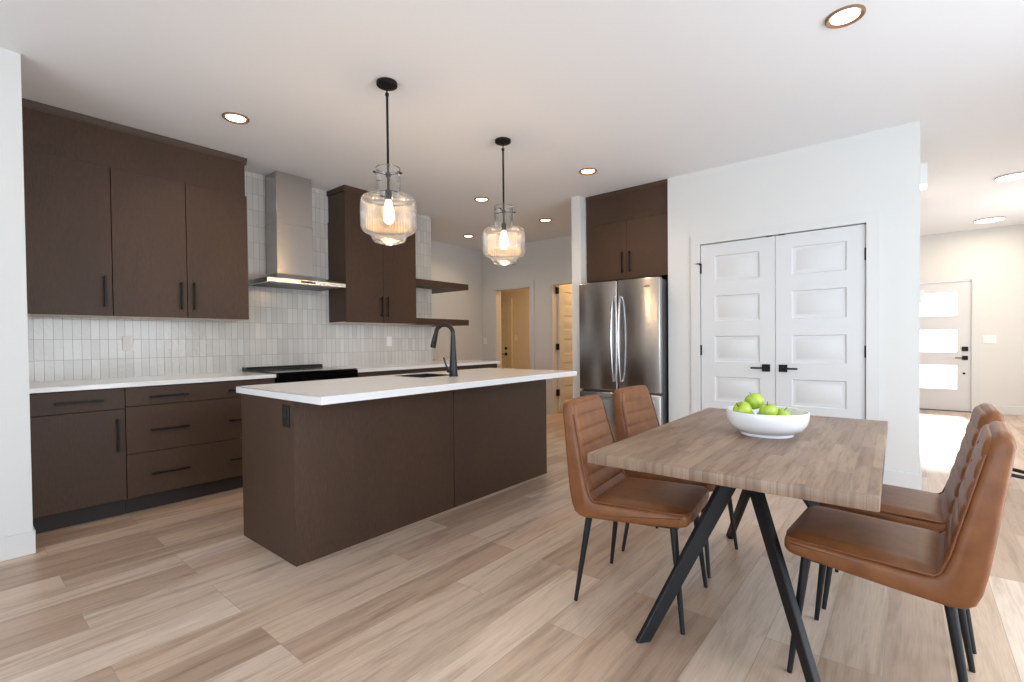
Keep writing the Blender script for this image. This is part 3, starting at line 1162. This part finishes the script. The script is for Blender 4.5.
plate_x('power_outlet', 'white outlet on the tile below the cabinets left of the hood', 'outlet', 1.010, 1.185, XK)
plate_x('power_outlet', 'white outlet on the tile below the cabinet right of the hood', 'outlet', 3.517, 1.185, XK)
t = thing('power_outlet', 'black outlet set in the near end of the dark wood island', 'outlet', (-2.555, IY0, 0.788))
bm = NB()
box(bm, -2.598, IY0 - 0.006, 0.728, -2.522, IY0, 0.845, bev=0.0015)
obj('cover_plate', bm, 'blackplastic', t)
for dz in (-0.027, 0.027):
    bm = NB()
    box(bm, -2.578, IY0 - 0.0085, 0.786 + dz - 0.018, -2.542, IY0 - 0.005, 0.786 + dz + 0.018, bev=0.001)
    obj('socket', bm, 'blackplastic', t)


def switch_y(label, x0, x1, z0, z1, y, n):
    t = thing('light_switch', label, 'light switch', ((x0 + x1) / 2, y, (z0 + z1) / 2))
    bm = NB()
    box(bm, x0, y - 0.006, z0, x1, y, z1, bev=0.0015)
    obj('cover_plate', bm, 'plastic', t)
    w = (x1 - x0) / n
    for k in range(n):
        cx = x0 + w * (k + 0.5)
        bm = NB()
        box(bm, cx - 0.016, y - 0.010, (z0 + z1) / 2 - 0.033, cx + 0.016, y - 0.005, (z0 + z1) / 2 + 0.033, bev=0.001)
        obj('rocker', bm, 'plastic', t)


switch_y('white double switch plate on the wall right of the entry door', 0.850, 0.990, 1.060, 1.185, EY, 2)
switch_y('white switch left of the mudroom doorway, above the counter end', -5.905, -5.835, 1.12, 1.236, 6.34, 1)
switch_y('white switch on the far mudroom wall beside the closed door', -6.95, -6.88, 1.18, 1.296, 8.5, 1)

t = thing('wall_light', 'small white box wall light with glowing underside high beside the pantry corner', 'wall light', (PX1, 5.25, 2.5))
bm = NB()
box(bm, PX1, 5.20, 2.420, PX1 + 0.050, 5.31, 2.595, bev=0.004)
obj('housing', bm, 'plastic', t)
bm = NB()
box(bm, PX1 + 0.004, 5.205, 2.402, PX1 + 0.045, 5.305, 2.421)
obj('lamp_lens', bm, 'led', t)
t = thing('thermostat', 'small white thermostat at the hall edge of the pantry wall', 'thermostat', (PX1, 5.25, 1.55))
bm = NB()
box(bm, PX1, 5.20, 1.46, PX1 + 0.026, 5.31, 1.56, bev=0.006, seg=2)
obj('housing', bm, 'plastic', t)
bm = NB()
box(bm, PX1 + 0.026, 5.22, 1.49, PX1 + 0.0275, 5.29, 1.545)
obj('screen', bm, 'pale', t)

# ------------------------------------------------------------------ ceiling lights


def downlight(label, x, y, r=0.086, power=9):
    t = thing('downlight', label, 'ceiling light', (x, y, H), group='recessed downlights')
    bm = NB()
    lathe(bm, [(r, H), (r, H - 0.008), (r * 0.92, H - 0.013), (r * 0.74, H - 0.003), (r * 0.74, H)], (x, y), 36, cap0=False, cap1=False)
    obj('trim_ring', bm, 'bronze', t, 'bronze rim')
    bm = NB()
    lathe(bm, [(r * 0.74, H - 0.0005), (r * 0.74, H - 0.004), (r * 0.5, H - 0.005)], (x, y), 32)
    obj('lens', bm, 'led', t, 'glowing warm lens')
    l = bpy.data.lights.new('downlight_lamp', 'SPOT')
    l.energy = power
    l.color = (1.0, 0.74, 0.48)
    l.spot_size = math.radians(150)
    l.spot_blend = 0.8
    l.shadow_soft_size = 0.06
    o = bpy.data.objects.new('downlight_lamp', l)
    o.location = (x, y, H - 0.03)
    COL.objects.link(o)


for x, y, lab in ((-0.258, 2.98, 'large-looking recessed downlight in the ceiling above the dining table'),
                  (-3.74, 1.43, 'recessed downlight just outside the left wall cabinets'),
                  (-2.391, 4.062, 'recessed downlight in front of the refrigerator cabinet'),
                  (-3.785, 4.055, 'recessed downlight beside the neck of the farther glass pendant'),
                  (-3.795, 5.32, 'recessed downlight toward the open hall door'),
                  (-5.257, 5.325, 'recessed downlight over the end of the counter, near the hall corner')):
    downlight(lab, x, y, power={1.43: 22, 4.062: 27, 2.98: 8}.get(y, 20))


def disc_light(label, x, y, r, power):
    t = thing('disc_light', label, 'ceiling light', (x, y, H), group='round hall ceiling lights')
    bm = NB()
    lathe(bm, [(r, H), (r, H - 0.012), (r * 0.96, H - 0.016), (r * 0.955, H - 0.010), (r * 0.955, H)], (x, y), 48, cap0=False, cap1=False)
    obj('rim', bm, 'steel', t, 'thin metal rim')
    bm = NB()
    lathe(bm, [(r * 0.955, H - 0.001), (r * 0.955, H - 0.014), (r * 0.7, H - 0.020), (r * 0.2, H - 0.022)], (x, y), 48)
    obj('diffuser', bm, 'disc', t, 'glowing white diffuser')
    l = bpy.data.lights.new('disc_lamp', 'AREA')
    l.shape = 'DISK'
    l.size = r * 1.6
    l.energy = power
    l.color = (1.0, 0.80, 0.58)
    o = bpy.data.objects.new('disc_lamp', l)
    o.location = (x, y, H - 0.04)
    COL.objects.link(o)


disc_light('round flush ceiling light in the hall, the nearer of two', 0.80, 7.05, 0.135, 17)
disc_light('round flush ceiling light near the entry door wall', 0.845, 9.45, 0.16, 13)


def pendant():
    t = thing('pendant_light', 'glass pendant nearer the range hood and camera', 'pendant light', (0, 0, 0), group='glass pendants over the island')
    bm = NB()
    lathe(bm, [(0.058, H), (0.064, H - 0.004), (0.064, H - 0.022), (0.058, H - 0.026), (0.012, H - 0.027), (0.010, H - 0.045)], (0, 0), 36)
    obj('ceiling_canopy', bm, 'black', t)
    bm = NB()
    tube(bm, [(0, 0, H - 0.03), (0, 0, H - 0.075)], 0.0045, 10)
    tube(bm, [(0, 0, H - 0.07), (0, 0, 2.10)], 0.0075, 12)
    lathe(bm, [(0.012, H - 0.085), (0.012, H - 0.07)], (0, 0), 12)
    obj('rod', bm, 'black', t)
    bm = NB()
    prof = [(0.072, 2.262), (0.075, 2.258), (0.074, 2.245), (0.074, 2.18), (0.074, 2.112), (0.078, 2.100), (0.105, 2.094), (0.142, 2.086),
            (0.160, 2.074), (0.168, 2.055), (0.170, 2.02), (0.170, 1.96), (0.170, 1.905), (0.166, 1.882), (0.150, 1.864), (0.126, 1.853), (0.110, 1.846),
            (0.106, 1.834), (0.103, 1.818), (0.094, 1.806)]
    nseg = 216
    rings = []
    for (r, z) in prof:
        amp = 0.0022 if r > 0.095 and 1.84 < z < 2.09 else 0.0004
        rings.append([bm.verts.new(((r + amp * math.cos(2 * PI * k / nseg * 54)) * math.cos(2 * PI * k / nseg), (r + amp * math.cos(2 * PI * k / nseg * 54)) * math.sin(2 * PI * k / nseg), z)) for k in range(nseg)])
    ring_faces(bm, rings, False, False)
    gl = obj('glass_shade', bm, 'glass', t, 'clear fluted glass jar shade', angle=80)
    bm = NB()
    tube(bm, [(0.0728 * math.cos(2 * PI * k / 48), 0.0728 * math.sin(2 * PI * k / 48), 2.262) for k in range(48)], 0.0028, 8, closed=True)
    obj('glass_rim', bm, 'glass', gl)
    bm = NB()
    tube(bm, [(0.094 * math.cos(2 * PI * k / 48), 0.094 * math.sin(2 * PI * k / 48), 1.805) for k in range(48)], 0.0028, 8, closed=True)
    obj('glass_rim', bm, 'glass', gl)
    bm = NB()
    for a in (0.35, 0.35 + 2 * PI / 3, 0.35 + 4 * PI / 3):
        d_ = Vector((math.cos(a), math.sin(a), 0))
        p = Vector((0, 0, 2.222))
        tube(bm, [p, p + d_ * 0.094], 0.0028, 8)
        tube(bm, [p + d_ * 0.083, p + d_ * 0.099], 0.0065, 10)
    lathe(bm, [(0.016, 2.212), (0.016, 2.232)], (0, 0), 16)
    obj('shade_holder', bm, 'black', t)
    bm = NB()
    lathe(bm, [(0.010, 2.135), (0.018, 2.128), (0.020, 2.11), (0.020, 2.075), (0.016, 2.066)], (0, 0), 20)
    obj('socket', bm, 'black', t)
    bm = NB()
    lathe(bm, [(0.013, 2.066), (0.018, 2.045), (0.029, 2.01), (0.033, 1.975), (0.030, 1.945), (0.018, 1.925), (0.004, 1.918)], (0, 0), 20)
    obj('bulb', bm, 'bulb', t, 'glowing warm bulb')
    return t


P1 = pendant()
P1.location = (-2.525, 1.850, 0)
dup(P1, (-2.541, 2.981, 0), 0.6, 'glass pendant nearer the refrigerator, farther of the two')
for x, y in ((-2.530, 1.845), (-2.545, 2.978)):
    l = bpy.data.lights.new('pendant_lamp', 'POINT')
    l.energy = 7
    l.color = (1.0, 0.68, 0.38)
    l.shadow_soft_size = 0.035
    o = bpy.data.objects.new('pendant_lamp', l)
    o.location = (x, y, 1.89)
    COL.objects.link(o)

# ------------------------------------------------------------------ dining table
TX, TY, TR = -0.506, 2.295, math.radians(1.0)
t = thing('dining_table', 'wood-topped dining table on black splayed legs between the tan chairs', 'table', (0, 0, 0))
bm = NB()
box(bm, -0.433, -0.738, 0.717, 0.433, 0.738, 0.755, bev=0.004, seg=2)
obj('tabletop', bm, 'table', t)
bm = NB()
box(bm, -0.10, -0.32, 0.709, 0.10, 0.32, 0.7165)
obj('mounting_plate', bm, 'blackleg', t)
for sx, sy in ((-1, -1), (1, -1), (1, 1), (-1, 1)):
    bm = NB()
    top = Vector((-0.012 + sx * 0.002, 0.025 + sy * 0.235, 0.708))
    foot = Vector((-0.008 + sx * 0.296, 0.078 + sy * 0.622, 0.0))
    hd = Vector((foot.x - top.x, foot.y - top.y, 0)).normalized()
    sd = Vector((-hd.y, hd.x, 0)) * 0.0125
    wb = 0.028   # half of the horizontal run of the bar
    wt = 0.045
    r0 = [bm.verts.new(p) for p in (foot - hd * wb - sd, foot + hd * wb - sd, foot + hd * wb + sd, foot - hd * wb + sd)]
    r1 = [bm.verts.new(p) for p in (top - hd * wt - sd, top + hd * wt - sd, top + hd * wt + sd, top - hd * wt + sd)]
    ring_faces(bm, [r0, r1])
    bmesh.ops.bevel(bm, geom=list(bm.edges), offset=0.003, segments=1, affect='EDGES')
    obj('leg', bm, 'blackleg', t)
t.location = (TX, TY, 0)
t.rotation_euler = (0, 0, TR)

# ------------------------------------------------------------------ chairs


def half_w(z):
    if z < 0.50:
        return 0.222
    s = min(1.0, (z - 0.50) / 0.385)
    return 0.222 - 0.046 * s


def chair():
    t = thing('dining_chair', 'tan', 'chair', (0, 0, 0), group='tan leather dining chairs')
    # one-piece L-shaped leather shell
    out = [(0.235, 0.419), (0.256, 0.425), (0.264, 0.438), (0.264, 0.464), (0.256, 0.474), (0.16, 0.473), (0.05, 0.469), (-0.06, 0.463), (-0.125, 0.462), (-0.150, 0.468), (-0.166, 0.486), (-0.178, 0.520),
           (-0.198, 0.60), (-0.222, 0.70), (-0.246, 0.80), (-0.262, 0.865), (-0.270, 0.880), (-0.284, 0.887), (-0.300, 0.885), (-0.311, 0.874), (-0.314, 0.855), (-0.304, 0.78), (-0.290, 0.68), (-0.276, 0.58), (-0.264, 0.50), (-0.252, 0.44), (-0.238, 0.405), (-0.215, 0.388), (-0.18, 0.383), (-0.05, 0.392), (0.10, 0.405)]
    out = [(x - 0.004 * max(0, z - 0.47) / 0.41, z + 0.010 * max(0, z - 0.47) / 0.41) for x, z in out]
    bm = NB()
    # cross-sections across the width: rounded towards both sides
    secs = [(-1.0, 0.016), (-0.985, 0.007), (-0.955, 0.002), (-0.90, 0.0), (-0.5, 0.0), (0.0, 0.0), (0.5, 0.0), (0.90, 0.0), (0.955, 0.002), (0.985, 0.007), (1.0, 0.016)]
    N = len(out)
    nrm = []
    for i in range(N):
        a, b = Vector(out[i - 1]), Vector(out[(i + 1) % N])
        d_ = (b - a).normalized()
        nrm.append(Vector((d_.y, -d_.x)))
    # orientation check: outward normals
    area = sum(out[i][0] * out[(i + 1) % N][1] - out[(i + 1) % N][0] * out[i][1] for i in range(N))
    if area < 0:
        nrm = [-v for v in nrm]
    rings = []
    for s, ins in secs:
        ring = []
        for (x, z), nv in zip(out, nrm):
            # rounded top corners of the back
            zt = z
            px, pz = x - nv.x * ins, z - nv.y * ins
            if z > 0.80:
                k = max(0.0, abs(s) - 0.80) / 0.20
                pz -= 0.012 * k * k * (z - 0.80) / 0.085
            wy = half_w(z) * s
            if x > 0.15 and z < 0.5:
                k = max(0.0, abs(s) - 0.72) / 0.28
                px -= 0.022 * k * k * (x - 0.15) / 0.10
            ring.append(bm.verts.new((px, wy, pz)))
        rings.append(ring)
    ring_faces(bm, rings, True, True)
    obj('shell', bm, 'leather', t, angle=60)
    # seat pad
    bm = NB()
    nx, ny = 16, 14
    top, bot = [], []
    for i in range(nx + 1):
        u = i / nx
        rt_, rb_ = [], []
        for j in range(ny + 1):
            v = -1 + 2 * j / ny
            x = -0.150 + (0.258 + 0.150) * u
            ex = min(1.0, (1 - u) * 7)
            ey = min(1.0, (1 - abs(v)) * 6)
            er = min(1.0, u * 10 + 0.3)
            hh = 0.013 * (1 - (1 - ex) ** 2) ** 0.5 * (1 - (1 - ey) ** 2) ** 0.5 * er
            k = max(0.0, abs(v) - 0.72) / 0.28
            xx = x - (0.022 * k * k * max(0, x - 0.15) / 0.10)
            zb = 0.461 + 0.011 * u
            y = v * 0.213
            rt_.append(bm.verts.new((xx, y, zb + 0.004 + hh + 0.006 * (1 - v * v) * (1 - (2 * u - 1) ** 2))))
            rb_.append(bm.verts.new((xx, y, zb)))
        top.append(rt_)
        bot.append(rb_)
    for i in range(nx):
        for j in range(ny):
            bm.faces.new((top[i][j], top[i + 1][j], top[i + 1][j + 1], top[i][j + 1]))
            bm.faces.new((bot[i][j], bot[i][j + 1], bot[i + 1][j + 1], bot[i + 1][j]))
    for i in range(nx):
        bm.faces.new((top[i][0], bot[i][0], bot[i + 1][0], top[i + 1][0]))
        bm.faces.new((top[i][ny], top[i + 1][ny], bot[i + 1][ny], bot[i][ny]))
    for j in range(ny):
        bm.faces.new((top[0][j], top[0][j + 1], bot[0][j + 1], bot[0][j]))
        bm.faces.new((top[nx][j], bot[nx][j], bot[nx][j + 1], top[nx][j + 1]))
    obj('seat_cushion', bm, 'leather', t, angle=60)
    # channel-stitched back pad
    bm = NB()
    A, B = Vector((-0.171, 0.492)), Vector((-0.2665, 0.884))
    dv = B - A
    nv = Vector((dv.y, -dv.x)).normalized()
    ch, per, ny = 6, 8, 16
    nrow = ch * per
    top, bot = [], []
    for i in range(nrow + 1):
        s = i / nrow
        ph = (i % per) / per
        bumpv = abs(math.sin(PI * i / per)) ** 0.32
        r1_, r2_ = [], []
        for j in range(ny + 1):
            v = -1 + 2 * j / ny
            c = A + dv * s
            hw = half_w(c.y) - 0.012
            ey = min(1.0, (1 - abs(v)) * 7)
            off = -0.002 + (0.003 + 0.008 * bumpv) * (1 - (1 - ey) ** 2) ** 0.5
            p = c + nv * off
            zc = p.y
            if s > 0.75:
                k = max(0.0, abs(v) - 0.78) / 0.22
                zc -= 0.010 * k * k * (s - 0.75) / 0.25
            r1_.append(bm.verts.new((p.x, v * hw, zc)))
            q = c - nv * 0.004
            r2_.append(bm.verts.new((q.x, v * hw, q.y if s < 0.75 else q.y - (zc - p.y) * -1)))
        top.append(r1_)
        bot.append(r2_)
    for i in range(nrow):
        for j in range(ny):
            bm.faces.new((top[i][j], top[i][j + 1], top[i + 1][j + 1], top[i + 1][j]))
            bm.faces.new((bot[i][j], bot[i + 1][j], bot[i + 1][j + 1], bot[i][j + 1]))
    for i in range(nrow):
        bm.faces.new((top[i][0], top[i + 1][0], bot[i + 1][0], bot[i][0]))
        bm.faces.new((top[i][ny], bot[i][ny], bot[i + 1][ny], top[i + 1][ny]))
    for j in range(ny):
        bm.faces.new((top[0][j], bot[0][j], bot[0][j + 1], top[0][j + 1]))
        bm.faces.new((top[nrow][j], top[nrow][j + 1], bot[nrow][j + 1], bot[nrow][j]))
    obj('back_cushion', bm, 'leather', t, 'cushion with horizontal stitched channels', angle=70)
    # piping along the seam between cushions and shell
    for s in (-1, 1):
        bm = NB()
        pts = []
        for k in range(11):
            x = 0.246 - (0.246 + 0.145) * k / 10
            pts.append((x, s * (0.216 - (0.006 if k == 0 else 0)), 0.4755 - 0.010 * k / 10))
        pts.append((-0.160, s * 0.214, 0.478))
        for k in range(1, 10):
            c = A + dv * (k / 10.0 * 0.97) + nv * 0.0005
            pts.append((c.x, s * (half_w(c.y) - 0.007), c.y))
        tube(bm, pts, 0.0034, 6)
        obj('piping', bm, 'piping', t, 'stitched piping along the cushion edge')
    # legs
    for sx, sy in ((1, -1), (1, 1), (-1, 1), (-1, -1)):
        bm = NB()
        tp = (0.190 if sx > 0 else -0.180, sy * 0.178, 0.415 if sx > 0 else 0.392)
        ft = (sx * 0.235, sy * 0.215, 0.0)
        tube(bm, [tp, ft], [0.0155, 0.0085], 14)
        obj('leg', bm, 'blackleg', t)
    bm = NB()
    prism(bm, [(-0.205, 0.386), (0.205, 0.406), (0.205, 0.394), (-0.15, 0.372), (-0.205, 0.372)], 'y', -0.165, 0.165)
    obj('under_frame', bm, 'blackleg', t)
    bm = NB()
    hz = 0.762
    hx = -0.304
    tube(bm, [(hx, -0.045, hz), (hx - 0.030, -0.045, hz - 0.004), (hx - 0.047, -0.034, hz - 0.006), (hx - 0.047, 0.034, hz - 0.006), (hx - 0.030, 0.045, hz - 0.004), (hx, 0.045, hz)], 0.0055, 10)
    obj('back_handle', bm, 'blackleg', t, 'small black pull handle on the rear')
    return t


CH = chair()
CH['label'] = 'tan leather chair on the kitchen side of the table, nearer the camera'
CH.location = (-0.953, 2.077, 0)
CH.rotation_euler = (0, 0, math.radians(6.3))
dup(CH, (-0.987, 2.640, 0), math.radians(-2.0), 'tan leather chair on the kitchen side of the table, in front of the refrigerator')
dup(CH, (-0.078, 2.105, 0), math.radians(180 - 3.5), 'tan leather chair seen from its side, nearest the camera')
dup(CH, (-0.050, 2.660, 0), math.radians(180 - 0.5), 'tan leather chair half hidden behind the nearest chair')

# ------------------------------------------------------------------ bowl of apples
BXC, BYC, BZ = -0.485, 2.330, 0.7555
bm = NB()
lathe(bm, [(0.098, BZ), (0.104, BZ), (0.104, BZ + 0.010), (0.118, BZ + 0.016), (0.140, BZ + 0.030), (0.154, BZ + 0.050), (0.161, BZ + 0.076), (0.163, BZ + 0.101), (0.161, BZ + 0.105), (0.157, BZ + 0.103),
           (0.154, BZ + 0.078), (0.146, BZ + 0.054), (0.132, BZ + 0.036), (0.110, BZ + 0.026), (0.02, BZ + 0.020)], (BXC, BYC), 64)
tag(obj('fruit_bowl', bm, 'bowl'), 'white ceramic bowl holding green apples on the wooden tabletop', 'bowl')


def apple_bm(r):
    bm = NB()
    prof = []
    for k in range(0, 19):
        a = -PI / 2 + PI * k / 18
        rr = r * math.cos(a)
        z = r * 0.93 * math.sin(a)
        dip = 0.30 * r * math.exp(-(rr / (0.34 * r)) ** 2)
        z += -dip if k > 9 else dip * 0.6
        prof.append((max(rr * (1.0 + 0.05 * math.sin(a)), 0.0006), z))
    lathe(bm, prof, (0, 0), 28)
    return bm


def apple(label, p, r, tilt, group='green apples in the bowl'):
    t = thing('apple', label, 'apple', p, group=group)
    m = Matrix.Rotation(tilt[1], 4, 'Z') @ Matrix.Rotation(tilt[0], 4, 'Y')
    bm = xform(apple_bm(r), m)
    bmesh.ops.translate(bm, verts=bm.verts, vec=p)
    obj('fruit', bm, 'apple', t, angle=80)
    bm = NB()
    tube(bm, [(0, 0, r * 0.55), (0.002, 0, r * 0.85), (0.006, 0, r * 1.12)], [0.0016, 0.0014, 0.0018], 8)
    xform(bm, m)
    bmesh.ops.translate(bm, verts=bm.verts, vec=p)
    obj('stem', bm, 'stem', t)


RV = Vector((math.cos(YAW), math.sin(YAW), 0))     # across the bowl
FV = Vector((-RV.y, RV.x, 0))                      # away along the bowl
BC = Vector((BXC, BYC, BZ))


def bp(a, f, z):
    q = BC + RV * a + FV * f
    return (q.x, q.y, BZ + z)


apple('green apple at the end of the pile nearer the kitchen', bp(-0.111, -0.012, 0.107), 0.039, (-0.9, 0.9))
apple('topmost green apple of the pile', bp(-0.040, 0.026, 0.140), 0.040, (0.5, 2.6))
apple('green apple with its stem up at the front of the pile', bp(-0.018, -0.050, 0.107), 0.036, (-0.25, 0.7))
apple('low green apple just above the rim, beside the bare part of the bowl', bp(0.060, -0.016, 0.080), 0.037, (0.3, 0.2))
apple('green apple low in the bowl under the pile, near its kitchen end', bp(-0.052, 0.076, 0.066), 0.037, (0.4, 1.2))
apple('green apple low in the bowl under the pile, toward the camera', bp(-0.070, -0.064, 0.055), 0.033, (0.2, 4.0))
apple('green apple low in the bowl at the back', bp(0.026, 0.066, 0.060), 0.036, (0.3, 5.1))
